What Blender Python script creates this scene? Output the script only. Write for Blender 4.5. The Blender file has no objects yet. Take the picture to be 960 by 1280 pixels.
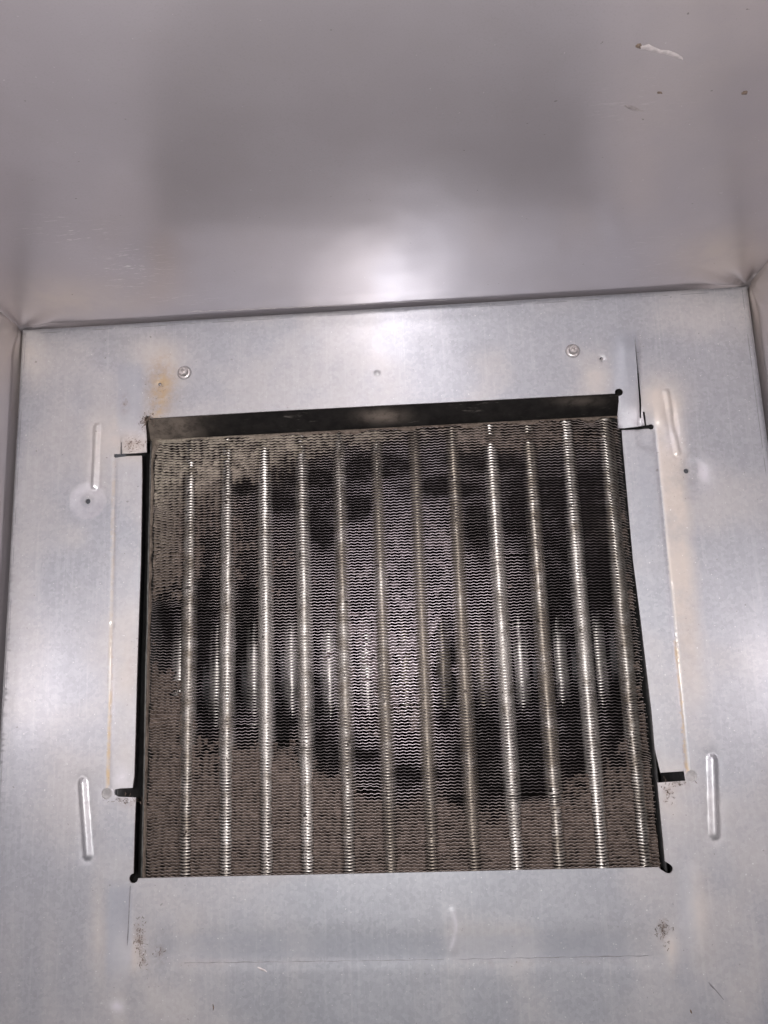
import bpy, bmesh, math, random
import numpy as np
from mathutils import Matrix, Vector, noise as mnoise
from mathutils.geometry import delaunay_2d_cdt
random.seed(4); rng = np.random.default_rng(4)
S = bpy.context.scene
COL = S.collection

# ------------------------------------------------------------------ camera
F = 1035.95
R = np.array([[0.9974610472540071, -0.035177306076347684, -0.061919434333252074],
              [-0.046734674408015764, -0.9794019632879022, -0.1964374315546176],
              [-0.05373387589701417, 0.19883247080144953, -0.9785593079298109]])
C = np.array([0.02786381, -0.0312455, 0.49998535])
cd = bpy.data.cameras.new('camera'); cam = bpy.data.objects.new('camera', cd); COL.objects.link(cam)
cd.sensor_fit = 'HORIZONTAL'; cd.sensor_width = 36; cd.lens = 36 * F / 960
cd.clip_start = 0.01; cd.clip_end = 50
M = Matrix.Identity(4)
for i in range(3):
    M[i][0] = R[0][i]; M[i][1] = -R[1][i]; M[i][2] = -R[2][i]; M[i][3] = C[i]
cam.matrix_world = M
S.camera = cam

# ------------------------------------------------------------------ light
w = bpy.data.worlds.new('World'); S.world = w; w.use_nodes = True
w.node_tree.nodes['Background'].inputs[0].default_value = (0.86, 0.85, 0.95, 1)
w.node_tree.nodes['Background'].inputs[1].default_value = 0.10
ld = bpy.data.lights.new('phone_flash', 'POINT'); ld.energy = 8.5; ld.shadow_soft_size = 0.004
ld.color = (1.0, 0.965, 0.95)
lo = bpy.data.objects.new('phone_flash', ld); COL.objects.link(lo)
lo.location = Vector(C + R[0] * (-0.036) - R[1] * 0.003)
S.view_settings.view_transform = 'Standard'; S.view_settings.look = 'None'
S.view_settings.exposure = 0; S.view_settings.gamma = 1
S.render.engine = 'CYCLES'
S.cycles.use_denoising = True
S.cycles.max_bounces = 8; S.cycles.glossy_bounces = 5; S.cycles.diffuse_bounces = 4
S.cycles.sample_clamp_indirect = 6
S.cycles.blur_glossy = 0.0

# ------------------------------------------------------------------ measuring helpers
def P(px, py, z=0.0):
    """point of the plane at depth z that the traced photograph pixel lies on"""
    d = R.T @ np.array([(px - 480) / F, (py - 640) / F, 1.0])
    t = (z - C[2]) / d[2]
    return C + d * t
def P2(px, py, z=0.0):
    p = P(px, py, z); return (p[0], p[1])
def PY(px, py, y):
    d = R.T @ np.array([(px - 480) / F, (py - 640) / F, 1.0])
    return C + d * ((y - C[1]) / d[1])
def pix(X):
    c = (np.asarray(X) - C) @ R.T
    return 480 + F * c[..., 0] / c[..., 2], 640 + F * c[..., 1] / c[..., 2]
XL, XR, YT, YB = -0.23618, 0.23623, 0.20558, -0.40

def sm(a, b, x):
    t = np.clip((x - a) / (b - a), 0, 1); return t * t * (3 - 2 * t)

# vectorised value noise
_perm = rng.random((64, 64))
def vnoise(x, y, s=1.0, o=0.0):
    x = np.asarray(x) / s + 17.3 + o; y = np.asarray(y) / s + 9.1 + o * 1.7
    xi = np.floor(x).astype(int); yi = np.floor(y).astype(int)
    fx = x - xi; fy = y - yi; fx = fx * fx * (3 - 2 * fx); fy = fy * fy * (3 - 2 * fy)
    g = lambda a, b: _perm[a % 64, b % 64]
    return (g(xi, yi) * (1 - fx) + g(xi + 1, yi) * fx) * (1 - fy) + (g(xi, yi + 1) * (1 - fx) + g(xi + 1, yi + 1) * fx) * fy
def fbm(x, y, s, o=0.0, n=3):
    v = 0; a = 1; t = 0
    for i in range(n):
        v = v + a * vnoise(x, y, s / 2 ** i, o + i * 5.3); t += a; a *= .55
    return v / t

# ------------------------------------------------------------------ mesh / object helpers
def mesh_np(name, verts, faces, mats=(), smooth=True, midx=None, attrs=None):
    verts = np.asarray(verts, dtype=np.float32); faces = np.asarray(faces, dtype=np.int32)
    k = faces.shape[1]
    me = bpy.data.meshes.new(name)
    me.vertices.add(len(verts)); me.vertices.foreach_set('co', verts.ravel())
    me.loops.add(faces.size); me.loops.foreach_set('vertex_index', faces.ravel())
    me.polygons.add(len(faces)); me.polygons.foreach_set('loop_start', np.arange(0, faces.size, k, dtype=np.int32))
    me.update(calc_edges=True)
    me.polygons.foreach_set('use_smooth', np.full(len(faces), smooth))
    for m in mats: me.materials.append(m)
    if midx is not None: me.polygons.foreach_set('material_index', np.asarray(midx, dtype=np.int32))
    for an, av in (attrs or {}).items():
        a = me.attributes.new(an, 'FLOAT', 'POINT'); a.data.foreach_set('value', np.asarray(av, dtype=np.float32))
    me.update()
    return me
def ob(name, me, parent=None):
    o = bpy.data.objects.new(name, me); COL.objects.link(o)
    if parent: o.parent = parent
    return o
def tag(o, label=None, cat=None, group=None, kind=None):
    if label: o['label'] = label
    if cat: o['category'] = cat
    if group: o['group'] = group
    if kind: o['kind'] = kind
    return o
def empty(name, loc, label, cat, group=None):
    o = bpy.data.objects.new(name, None); COL.objects.link(o); o.location = loc
    return tag(o, label, cat, group)
def grid_faces(nu, nv):
    i = np.arange(nu * nv).reshape(nu, nv)
    return np.stack([i[:-1, :-1], i[1:, :-1], i[1:, 1:], i[:-1, 1:]], -1).reshape(-1, 4)
def bm_obj(name, bm, mat, parent=None, smooth=False):
    me = bpy.data.meshes.new(name); bm.to_mesh(me); bm.free(); me.materials.append(mat)
    for p in me.polygons: p.use_smooth = smooth
    return ob(name, me, parent)

# ------------------------------------------------------------------ node helper
class NT:
    def __init__(s, name):
        s.m = bpy.data.materials.new(name); s.m.use_nodes = True
        s.t = s.m.node_tree; s.b = s.t.nodes['Principled BSDF']
    def n(s, ty, **kw):
        nd = s.t.nodes.new(ty)
        for k, v in kw.items(): setattr(nd, k, v)
        return nd
    def put(s, inp, v):
        if isinstance(v, bpy.types.NodeSocket): s.t.links.new(v, inp)
        elif v is not None: inp.default_value = v
    def math(s, op, a, b=None, c=None, clamp=False):
        nd = s.n('ShaderNodeMath', operation=op, use_clamp=clamp)
        for i, v in enumerate((a, b, c)): s.put(nd.inputs[i], v)
        return nd.outputs[0]
    def pos(s):
        return s.n('ShaderNodeNewGeometry').outputs['Position']
    def scaled(s, v, sc):
        nd = s.n('ShaderNodeVectorMath', operation='MULTIPLY'); s.put(nd.inputs[0], v); nd.inputs[1].default_value = sc
        return nd.outputs[0]
    def noise(s, scale, det=3, rough=.55, vec=None, dist=0):
        nd = s.n('ShaderNodeTexNoise'); nd.inputs['Scale'].default_value = scale
        nd.inputs['Detail'].default_value = det; nd.inputs['Roughness'].default_value = rough
        nd.inputs['Distortion'].default_value = dist
        s.put(nd.inputs['Vector'], vec if vec is not None else s.pos()); return nd.outputs[0]
    def ramp(s, v, a, b, lo=0.0, hi=1.0):
        nd = s.n('ShaderNodeMapRange', interpolation_type='SMOOTHSTEP'); s.put(nd.inputs[0], v)
        nd.inputs[1].default_value = a; nd.inputs[2].default_value = b; nd.inputs[3].default_value = lo; nd.inputs[4].default_value = hi
        return nd.outputs[0]
    def mix(s, f, a, b):
        nd = s.n('ShaderNodeMix', data_type='RGBA'); s.put(nd.inputs[0], f)
        s.put(nd.inputs[6], (*a, 1) if isinstance(a, tuple) else a); s.put(nd.inputs[7], (*b, 1) if isinstance(b, tuple) else b)
        return nd.outputs[2]
    def attr(s, name, ty='GEOMETRY'):
        nd = s.n('ShaderNodeAttribute', attribute_name=name, attribute_type=ty); return nd.outputs['Fac']
    def bump(s, h, strength, dist):
        nd = s.n('ShaderNodeBump'); nd.inputs['Strength'].default_value = strength; nd.inputs['Distance'].default_value = dist
        s.put(nd.inputs['Height'], h); return nd.outputs[0]
    def out(s, col=None, metal=None, rough=None, normal=None, spec=None):
        for k, v in (('Base Color', (*col, 1) if isinstance(col, tuple) else col), ('Metallic', metal), ('Roughness', rough), ('Specular IOR Level', spec)):
            if v is not None: s.put(s.b.inputs[k], v)
        if normal is not None: s.t.links.new(normal, s.b.inputs['Normal'])
        return s.m

def two_lobes(t, r1, r2, f):
    """zinc scatters in a tight and a broad lobe at once"""
    b2 = t.n('ShaderNodeBsdfPrincipled')
    for k in ('Base Color', 'Metallic', 'Normal'):
        for l in list(t.b.inputs[k].links): t.t.links.new(l.from_socket, b2.inputs[k])
    for l in list(t.b.inputs['Roughness'].links): t.t.links.remove(l)
    t.b.inputs['Roughness'].default_value = r1; b2.inputs['Roughness'].default_value = r2
    mx = t.n('ShaderNodeMixShader'); mx.inputs[0].default_value = f
    t.t.links.new(t.b.outputs[0], mx.inputs[1]); t.t.links.new(b2.outputs[0], mx.inputs[2])
    t.t.links.new(mx.outputs[0], t.t.nodes['Material Output'].inputs['Surface'])
    return t.m
def mat_panel():
    t = NT('galvanised_panel')
    p = t.pos()
    big = t.noise(14, 3, .6)
    mid = t.noise(90, 4, .6)
    fine = t.noise(1500, 2, .6)
    spang = t.n('ShaderNodeTexVoronoi'); spang.inputs['Scale'].default_value = 520; t.put(spang.inputs['Vector'], p)
    sp = t.n('ShaderNodeSeparateColor'); t.put(sp.inputs[0], spang.outputs['Color'])
    base = t.mix(t.ramp(big, .3, .7), (.43, .45, .485), (.485, .50, .53))
    base = t.mix(t.ramp(mid, .35, .72, 0, .3), base, (.42, .43, .47))
    base = t.mix(t.math('MULTIPLY', sp.outputs[0], .32), base, (.68, .69, .73))
    base = t.mix(t.ramp(fine, .52, .72, 0, .35), base, (.40, .40, .43))
    # long faint rolling streaks
    st = t.noise(1, 3, .6, t.scaled(p, (420, 14, 1)))
    base = t.mix(t.ramp(st, .5, .72, 0, .18), base, (.72, .72, .75))
    # dusty beige film, rust, dark grime and rubbed patches follow painted-in wear areas
    film = t.math('MULTIPLY', t.attr('film'), t.ramp(t.noise(55, 4, .65), .2, .62, .55, 1), clamp=True)
    base = t.mix(film, base, (.60, .545, .50))
    rust = t.math('MULTIPLY', t.attr('rust'), t.ramp(t.noise(120, 4, .7), .3, .65, .25, 1), clamp=True)
    base = t.mix(rust, base, (.50, .37, .22))
    blue = t.attr('clean')
    base = t.mix(blue, base, (.46, .485, .54))
    rub = t.math('MULTIPLY', t.attr('rub'), t.ramp(t.noise(160, 3, .6), .25, .6, .5, 1), clamp=True)
    base = t.mix(rub, base, (.74, .73, .78))
    base = t.mix(t.math('MULTIPLY', t.math('MULTIPLY', t.attr('grime'), .5, clamp=True), t.ramp(t.noise(240, 4, .7), .35, .6)), base, (.27, .20, .16))
    # dark specks, thick where the grime attribute is high
    sk = t.noise(620, 3, .7)
    gr = t.attr('grime')
    speck = t.ramp(t.math('ADD', sk, t.math('MULTIPLY', gr, .22)), .70, .76)
    base = t.mix(t.math('MULTIPLY', speck, .55), base, (.17, .12, .095))
    sk2 = t.ramp(t.noise(300, 2, .6), .735, .76)
    base = t.mix(t.math('MULTIPLY', sk2, .45), base, (.16, .14, .13))
    # white glints
    gl = t.ramp(t.noise(700, 1, .5), .74, .78)
    base = t.mix(t.math('MULTIPLY', gl, .6), base, (.9, .9, .92))
    # scored lines along the edges and below the opening
    sx = t.n('ShaderNodeSeparateXYZ'); t.put(sx.inputs[0], p); X, Y = sx.outputs[0], sx.outputs[1]
    def line(v, at, wdt, noise_scale, vec, th):
        d = t.math('ABSOLUTE', t.math('SUBTRACT', v, at))
        m = t.ramp(d, wdt * .4, wdt, 1, 0)
        return t.math('MULTIPLY', m, t.ramp(t.noise(1, 2, .5, t.scaled(p, vec)), th, th + .08))
    l = line(Y, YT - .0033, .00028, 1, (60, 3, 1), .46)
    l = t.math('MAXIMUM', l, line(X, XL + .0028, .00025, 1, (3, 50, 1), .45))
    l = t.math('MAXIMUM', l, line(X, XR - .0038, .00028, 1, (3, 50, 1), .42))
    base = t.mix(t.math('MULTIPLY', l, .6), base, (.2, .2, .22))
    nrm = t.bump(t.math('ADD', t.math('MULTIPLY', mid, .5), t.math('MULTIPLY', fine, .25)), .16, .0006)
    met = t.math('SUBTRACT', .76, t.math('MULTIPLY', t.math('MAXIMUM', film, rust), .5))
    t.out(base, met, .4, nrm)
    return two_lobes(t, .27, .55, .50)

def mat_wall(name, r1, f, met=.66, dim=1.0):
    t = NT(name)
    p = t.pos()
    big = t.noise(9, 3, .6); mid = t.noise(60, 4, .6); fine = t.noise(1300, 2, .5)
    base = t.mix(t.ramp(big, .3, .7), (.46, .43, .455), (.51, .48, .51))
    base = t.mix(t.ramp(mid, .4, .75, 0, .12), base, (.44, .41, .40))
    base = t.mix(t.ramp(fine, .5, .75, 0, .2), base, (.36, .34, .35))
    wear = t.attr('wear')
    st = t.noise(1, 4, .7, t.scaled(p, (130, 130, 900)))
    sc = t.math('MULTIPLY', wear, t.ramp(st, .58, .66))
    base = t.mix(t.math('MULTIPLY', sc, .75), base, (.82, .78, .78))
    film = t.math('MULTIPLY', t.attr('film'), t.ramp(t.noise(45, 4, .6), .25, .6, .6, 1), clamp=True)
    base = t.mix(film, base, (.55, .48, .44))
    sk = t.ramp(t.noise(420, 2, .6), .745, .775)
    base = t.mix(t.math('MULTIPLY', sk, .5), base, (.8, .77, .78))
    dk = t.ramp(t.noise(260, 2, .6, t.scaled(p, (1, 1, 1.3))), .765, .785)
    base = t.mix(t.math('MULTIPLY', dk, .6), base, (.14, .12, .12))
    rl = t.noise(1, 3, .6, t.scaled(p, (8, 8, 700)))
    h = t.math('ADD', t.math('MULTIPLY', mid, .5), t.math('MULTIPLY', rl, .12))
    nrm = t.bump(h, .05, .0006)
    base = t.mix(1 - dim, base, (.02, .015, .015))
    t.out(base, t.math('SUBTRACT', met, t.math('MULTIPLY', film, .3)), .4, nrm)
    return two_lobes(t, r1, .60, f)

def mat_simple(name, col, metal, rough, var=.3, scale=200, bump=.2, bd=.0005):
    t = NT(name); nz = t.noise(scale, 4, .6)
    dark = tuple(c * (1 - var) for c in col); lite = tuple(min(1, c * (1 + var)) for c in col)
    return t.out(t.mix(t.ramp(nz, .3, .7), dark, lite), metal, rough, t.bump(nz, bump, bd))

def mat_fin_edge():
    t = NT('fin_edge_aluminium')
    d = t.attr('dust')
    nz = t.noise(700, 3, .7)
    d = t.math('SUBTRACT', d, t.math('MULTIPLY', t.attr('haze'), .95))  # dirt fades at the coil centre to paint the haze glow
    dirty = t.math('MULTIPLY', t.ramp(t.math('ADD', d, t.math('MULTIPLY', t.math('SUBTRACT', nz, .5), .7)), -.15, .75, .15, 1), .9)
    col = t.mix(dirty, (.92, .82, .90), (.42, .35, .31))  # lilac tint puts the camera haze into the fin edge colour
    col = t.mix(t.ramp(t.noise(260, 3, .7), .56, .7, 0, .5), col, (.16, .13, .12))
    col = t.mix(t.math('MULTIPLY', t.attr('soot_and_shade'), .9, clamp=True), col, (.062, .050, .052))  # soot, plus shade painted where fins cross the tubes
    return t.out(col, t.math('SUBTRACT', t.math('SUBTRACT', .75, t.math('MULTIPLY', dirty, .45)), t.math('MULTIPLY', t.attr('soot_and_shade'), .3)), t.ramp(nz, .3, .7, .38, .55))
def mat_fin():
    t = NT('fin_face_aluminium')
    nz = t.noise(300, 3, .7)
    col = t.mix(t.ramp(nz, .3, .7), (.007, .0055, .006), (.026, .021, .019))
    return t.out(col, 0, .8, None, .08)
def mat_tube():
    t = NT('tube_collar_aluminium')
    d = t.attr('dirt', 'OBJECT')
    nz = t.noise(140, 4, .7); n2 = t.noise(900, 2, .6)
    n3 = t.noise(45, 3, .6)
    dirty = t.ramp(t.math('ADD', t.math('ADD', t.math('MULTIPLY', nz, .6), t.math('MULTIPLY', n3, .5)), t.math('MULTIPLY', d, .42)), .50, .82)
    col = t.mix(dirty, (.93, .88, .84), (.33, .285, .24))
    col = t.mix(t.ramp(n2, .64, .72, 0, .8), col, (.05, .04, .035))
    col = t.mix(t.ramp(t.noise(230, 2, .5), .68, .72, 0, .85), col, (.04, .03, .026))
    return t.out(col, .8, t.ramp(nz, .3, .7, .37, .47))
def mat_dust():
    t = NT('matted_dust')
    tan = t.attr('tan')
    nz = t.noise(260, 4, .7); st = t.noise(1, 3, .6, t.scaled(t.pos(), (900, 260, 200)))
    col = t.mix(t.ramp(nz, .3, .7), (.066, .048, .040), (.175, .136, .116))
    col = t.mix(t.math('MULTIPLY', t.attr('pale'), .9), col, (.16, .135, .145))  # the same centre haze painted into the dust colour
    col = t.mix(t.math('MULTIPLY', tan, t.ramp(nz, .25, .6, .6, 1)), col, (.40, .35, .285))
    col = t.mix(t.ramp(st, .5, .75, 0, .45), col, (.05, .04, .036))
    return t.out(col, 0, .95, t.bump(t.noise(1800, 3, .7), .6, .0006), .2)
def mat_casing():
    t = NT('dirty_casing_steel')
    p = t.pos()
    tan = t.attr('tan')
    sm_ = t.noise(1, 4, .7, t.scaled(p, (40, 200, 160)))
    nz = t.noise(150, 5, .7)
    col = t.mix(t.ramp(nz, .3, .7), (.007, .006, .006), (.020, .018, .017))
    col = t.mix(t.ramp(sm_, .6, .74, 0, .6), col, (.26, .235, .215))
    col = t.mix(t.math('MULTIPLY', tan, t.ramp(nz, .25, .6, .35, 1)), col, (.27, .225, .19))
    return t.out(col, .25, .62, t.bump(nz, .3, .0008))

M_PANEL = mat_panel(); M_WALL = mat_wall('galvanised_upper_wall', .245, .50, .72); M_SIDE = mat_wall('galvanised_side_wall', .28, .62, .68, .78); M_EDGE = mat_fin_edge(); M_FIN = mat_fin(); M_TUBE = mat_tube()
M_DUST = mat_dust(); M_CASE = mat_casing()
M_DARK = mat_simple('dark_duct_metal', (.045, .045, .046), .3, .6)
M_PLATE = mat_simple('grey_end_plate', (.10, .098, .094), .6, .5, .35, 160)
M_RIM = mat_simple('cut_sheet_edge', (.60, .59, .60), .8, .45, .3, 500)
M_NUT = mat_simple('zinc_screw', (.60, .57, .56), .8, .36, .2, 900)
M_LINT = mat_simple('loose_lint', (.13, .095, .075), 0, .95, .5, 900, .5)
M_PALE = mat_simple('pale_residue', (.47, .43, .43), .3, .55, .15, 500)

# ------------------------------------------------------------------ cabinet walls (large structure)
def wall_offset(zc):
    """the sheet steps outwards just before it meets the panel, leaving the dark joint"""
    return .0006 + .0017 * (1 - sm(.001, .008, zc)) + .0005 * (1 - sm(.006, .022, zc))
def make_upper():
    us = np.concatenate([[XL - .0062, XL - .006], np.linspace(XL - .004, XR + .004, 170), [XR + .006, XR + .0062]])
    zs = np.concatenate([np.linspace(-.02, .03, 42), np.linspace(.033, .75, 150)])
    U, Z = np.meshgrid(us, zs, indexing='ij')
    off = wall_offset(Z)
    oil = (fbm(U, Z, .13, 3) - .5) * .0022 * sm(.005, .08, Z) + (fbm(U, Z, .045, 7) - .5) * .0007
    # creased metal at the two corners
    for cx, amp, ph in ((XL, .0018, .4), (XR, .0028, 1.4)):
        r = np.hypot(U - cx, Z); th = np.arctan2(Z, np.abs(U - cx))
        oil = oil + amp * np.exp(-(r / .030) ** 1.5) * np.sin(th * 9 + ph) * sm(0, .008, r)
    b = np.exp(-((U - P(57, 404)[0]) / .009) ** 2) * (1 - sm(.0, .01, Z)) * .0012
    Y = YT + off + oil + b
    e = np.maximum(np.maximum(XL + .001 - U, U - XR - .001), 0)
    Y = Y - np.clip(e, 0, .0052) ** 2 / .0052 * .9          # rounded fold into the side sheets
    px, py = pix(np.stack([U, Y, Z], -1))
    wear = np.zeros_like(U)
    for x, y, rx, ry, a in ((85, 290, 50, 14, 1), (160, 335, 45, 30, 1), (215, 372, 60, 10, .5), (60, 275, 30, 10, .7), (820, 320, 60, 30, .35), (790, 130, 60, 30, .3)):
        wear = np.maximum(wear, a * np.exp(-((px - x) / rx) ** 2 - ((py - y) / ry) ** 2))
    film = .8 * np.exp(-((px - 90) / 90) ** 2 - ((py - 375) / 28) ** 2) + .8 * np.exp(-((px - 905) / 60) ** 2 - ((py - 320) / 40) ** 2)
    film = np.clip(film + .45 * sm(700, 860, px) * sm(420, 60, py) * fbm(U, Z, .05, 2), 0, 1)
    me = mesh_np('wall_upper', np.stack([U, Y, Z], -1).reshape(-1, 3), grid_faces(*U.shape), [M_WALL], attrs={'wear': wear.ravel(), 'film': film.ravel()})
    o = ob('wall_upper', me); m = o.modifiers.new('thick', 'SOLIDIFY'); m.thickness = .001; m.offset = 1
    return tag(o, 'broad smooth galvanised sheet slanting out above the framed panel', kind='structure')
def make_side(sign, name, label):
    vs = np.linspace(YT - .001, YB, 150)
    zs = np.concatenate([np.linspace(-.02, .03, 42), np.linspace(.033, .75, 110)])
    V, Z = np.meshgrid(vs, zs, indexing='ij')
    x0 = XL if sign < 0 else XR
    off = wall_offset(Z) + .0004
    oil = (fbm(V, Z, .12, 11 + sign) - .5) * .003 * sm(.005, .08, Z) + (fbm(V, Z, .04, 13) - .5) * .0006
    r = np.hypot(V - YT, Z); oil = oil + .001 * np.exp(-(r / .03) ** 1.5) * np.sin(np.arctan2(Z, YT - V + 1e-6) * 8) * sm(0, .008, r)
    cl = sm(0, .022, YT - V)                                     # joint opens below the corner
    X = x0 + sign * (off * (.35 + .65 * cl) + oil)
    V2 = V + np.where(V > YT - .002, .0008, 0)
    film = .8 * np.exp(-((V - YT) / .06) ** 2 - (Z / .05) ** 2) + .25 * fbm(V, Z, .05, 3)
    wear = .2 * fbm(V, Z, .06, 5)
    me = mesh_np(name, np.stack([X, V2, Z], -1).reshape(-1, 3), grid_faces(*V.shape), [M_SIDE], attrs={'wear': wear.ravel(), 'film': np.clip(film, 0, 1).ravel()})
    o = ob(name, me); m = o.modifiers.new('thick', 'SOLIDIFY'); m.thickness = .001; m.offset = -sign
    return tag(o, label, kind='structure')
W_UP = make_upper()
make_side(-1, 'wall_left', 'narrow strip of steel side sheet along the left edge of the panel')
make_side(1, 'wall_right', 'narrow strip of steel side sheet along the right edge of the panel')

# ------------------------------------------------------------------ galvanised panel with the cut opening
def circ(px, py, r, n=16):
    c = P(px, py); s = P(px + r, py)[0] - c[0]
    return [(c[0] + s * math.cos(2 * math.pi * k / n), c[1] + s * math.sin(2 * math.pi * k / n)) for k in range(n)]
def poly(pts): return [P2(*p) for p in pts]
def capsule(a, b, rpx, n=7):
    a = np.array(P2(*a)); b = np.array(P2(*b)); s = rpx * .00049
    d = (b - a) / np.linalg.norm(b - a); nn = np.array([-d[1], d[0]]); out = []
    for k in range(n + 1):
        t = math.pi * k / n; out.append(tuple(b + s * (math.cos(t) * nn + math.sin(t) * d)))
    for k in range(n + 1):
        t = math.pi * k / n; out.append(tuple(a - s * (math.cos(t) * nn + math.sin(t) * d)))
    return out
OPEN = poly([(184, 523), (330, 514.5), (480, 506.5), (630, 499), (773, 491.5), (773.5, 501), (772, 518), (773, 534.5),
             (796, 532.5), (813, 530.5), (816, 533), (813, 535.5), (798, 536), (777.5, 537.5), (785, 620), (792, 700), (801, 770), (808, 830), (815, 890), (819, 936), (826, 966),
             (855, 964), (857, 976), (822, 978.5), (824, 1000), (829, 1050), (832, 1084),
             (680, 1087), (500, 1091), (330, 1094.5), (171, 1098), (166.5, 1094), (168, 1040), (169.5, 997),
             (148, 996), (143, 993), (143, 987), (150, 985.5), (165, 985), (167, 970), (168.5, 920), (170, 850), (172.5, 770), (175, 700), (176, 640), (177, 569.5),
             (160, 570), (145, 572), (142, 570), (143, 567.5), (160, 567.5), (184, 566), (183.5, 548), (181.5, 528)])
CUTS = [OPEN, circ(184.5, 524, 4.2), circ(773.5, 490.5, 5), circ(167, 1098, 5.6), capsule((829, 1082), (835.5, 1086), 5.2),
        circ(144.5, 569.6, 2.4), circ(814, 533.2, 3.6), circ(133.5, 992, 6.6), circ(864.5, 970, 7),
        circ(109.5, 626.5, 3.2), circ(858, 588.5, 3.2), circ(199.5, 480, 2.0), circ(752, 448, 2.2),
        poly([(793.2, 420), (795, 438), (798.5, 470), (801.5, 500), (802, 522), (800.2, 522), (798.6, 500), (796.3, 470), (794, 440)]),
        poly([(803.3, 514), (806, 515), (808.3, 531), (806, 531.5)]), poly([(151, 553), (152.3, 552), (153, 567.6), (150.4, 567.6)])]
RIBS = [((121, 533), (121.5, 533), (117.5, 608), 3.6, .0011), ((0, 0), (833, 490), (847, 566), 3.2, .0009),
        ((0, 0), (103.5, 978), (110, 1069), 4.6, .0017), ((0, 0), (890.5, 949), (893.5, 1043), 5.0, .0017)]
RIBPOLY = [capsule(r[1], r[2], r[3] + 1.6) for r in RIBS]
FLAP_L = poly([(143.5, 572), (178, 569), (180, 700), (172, 990), (136, 986)])
FLAP_R = poly([(776, 538), (819, 535.5), (836, 700), (859.5, 964), (826, 967), (810, 900)])
CREASES = [((143.5, 572), (140, 780)), ((140, 780), (136, 985)), ((819, 537), (838, 730)), ((838, 730), (859.5, 963))]

def seg_dist(X, Y, a, b):
    a = np.array(a); b = np.array(b); d = b - a; L = d @ d
    t = np.clip(((X - a[0]) * d[0] + (Y - a[1]) * d[1]) / L, 0, 1)
    return np.hypot(X - a[0] - t * d[0], Y - a[1] - t * d[1]), t
def side(X, Y, a, b):
    a = np.array(a); b = np.array(b); d = (b - a) / np.linalg.norm(b - a)
    return d[0] * (Y - a[1]) - d[1] * (X - a[0])
MM = .001
def height(X, Y):
    h = (fbm(X, Y, .13, 21) - .5) * .0014 + (fbm(X, Y, .035, 31) - .5) * .00016
    for (_, a, b, r, A) in RIBS:
        d, t = seg_dist(X, Y, P2(*a), P2(*b)); rr = (r + 1.2) * .00049
        h = h + A * (1 - sm(.12, 1, d / rr)) - .0003 * np.exp(-((d - rr * 1.25) / .0012) ** 2)
    for i, (a, b) in enumerate(CREASES):
        d, t = seg_dist(X, Y, P2(*a), P2(*b))
        h = h - .0004 * np.exp(-(d / .0011) ** 2)
    # side flaps lean back from their creases
    px, py = pix(np.stack([X, Y, np.zeros_like(X)], -1))
    dl = side(X, Y, P2(143.5, 572), P2(136, 985)); inl = sm(560, 600, py) * sm(1010, 975, py)
    h = h - np.clip(dl, 0, .03) * .06 * inl * (px < 300)
    dr = -side(X, Y, P2(819, 537), P2(859.5, 963)); inr = sm(530, 560, py) * sm(990, 955, py)
    h = h - np.clip(dr, 0, .04) * .05 * inr * (px > 650)
    # dimpled pads round the two drilled holes
    for (cx, cy, r, A) in ((108, 628, 22, -.0004), (868, 588, 17, -.0004), (815, 545, 22, -.0005), (471.5, 466, 3.4, .0006), (199.5, 480, 5, -.0005), (752, 448, 5, -.0005)):
        c = P2(cx, cy); d = np.hypot(X - c[0], Y - c[1]); h = h + A * (1 - sm(.55, 1.1, d / (r * .00049)))
    # cut tabs curl at their free ends
    tr = sm(505, 534, py) * (1 - sm(534, 538, py)) * sm(770, 776, px) * (1 - sm(800, 806, px)); h = h - .0022 * tr
    tl = sm(535, 567, py) * (1 - sm(566, 570, py)) * sm(150, 154, px) * (1 - sm(184, 190, px)); h = h + .0014 * tl
    h = h - .0016 * np.exp(-((px - 841 - (py - 520) * .15) / 4) ** 2 - ((py - 528) / 16) ** 2) + .0009 * np.exp(-((px - 826) / 6) ** 2 - ((py - 522) / 10) ** 2)
    # step beside the slit
    h = h + .0011 * sm(802, 795, px) * sm(765, 785, px) * sm(412, 440, py) * (1 - sm(530, 536, py))
    # shallow fold below the opening
    f = sm(150, 230, px) * (1 - sm(800, 850, px)) * sm(1110, 1120, py)
    h = h + (-.0006 * sm(1150, 1199, py) * f) + .0003 * sm(1201, 1210, py) * f
    for (a, b, A, wd) in (((133, 1100), (131, 1210), .0007, .0035), ((163, 1105), (160, 1180), .0006, .0018), ((868, 1095), (880, 1190), .0010, .0045),
                          ((845, 1100), (850, 1150), -.0006, .002), ((565, 1140), (566, 1185), .0006, .0022), ((170, 1190), (165, 1240), .0007, .003),
                          ((836, 1180), (842, 1215), .0008, .002), ((156, 455), (160, 520), .0006, .006), ((80, 500), (118, 545), .0007, .006), ((822, 490), (850, 640), .0006, .006),
                          ((165, 440), (185, 500), -.0005, .004)):
        d, t = seg_dist(X, Y, P2(*a), P2(*b)); h = h + A * .5 * np.exp(-(d / wd) ** 2)
    # rounded outer edge
    e = np.minimum(np.minimum(X - XL, XR - X), YT - Y); h = h - .0012 * (1 - sm(0, .0018, e)) ** 2
    return h
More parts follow.
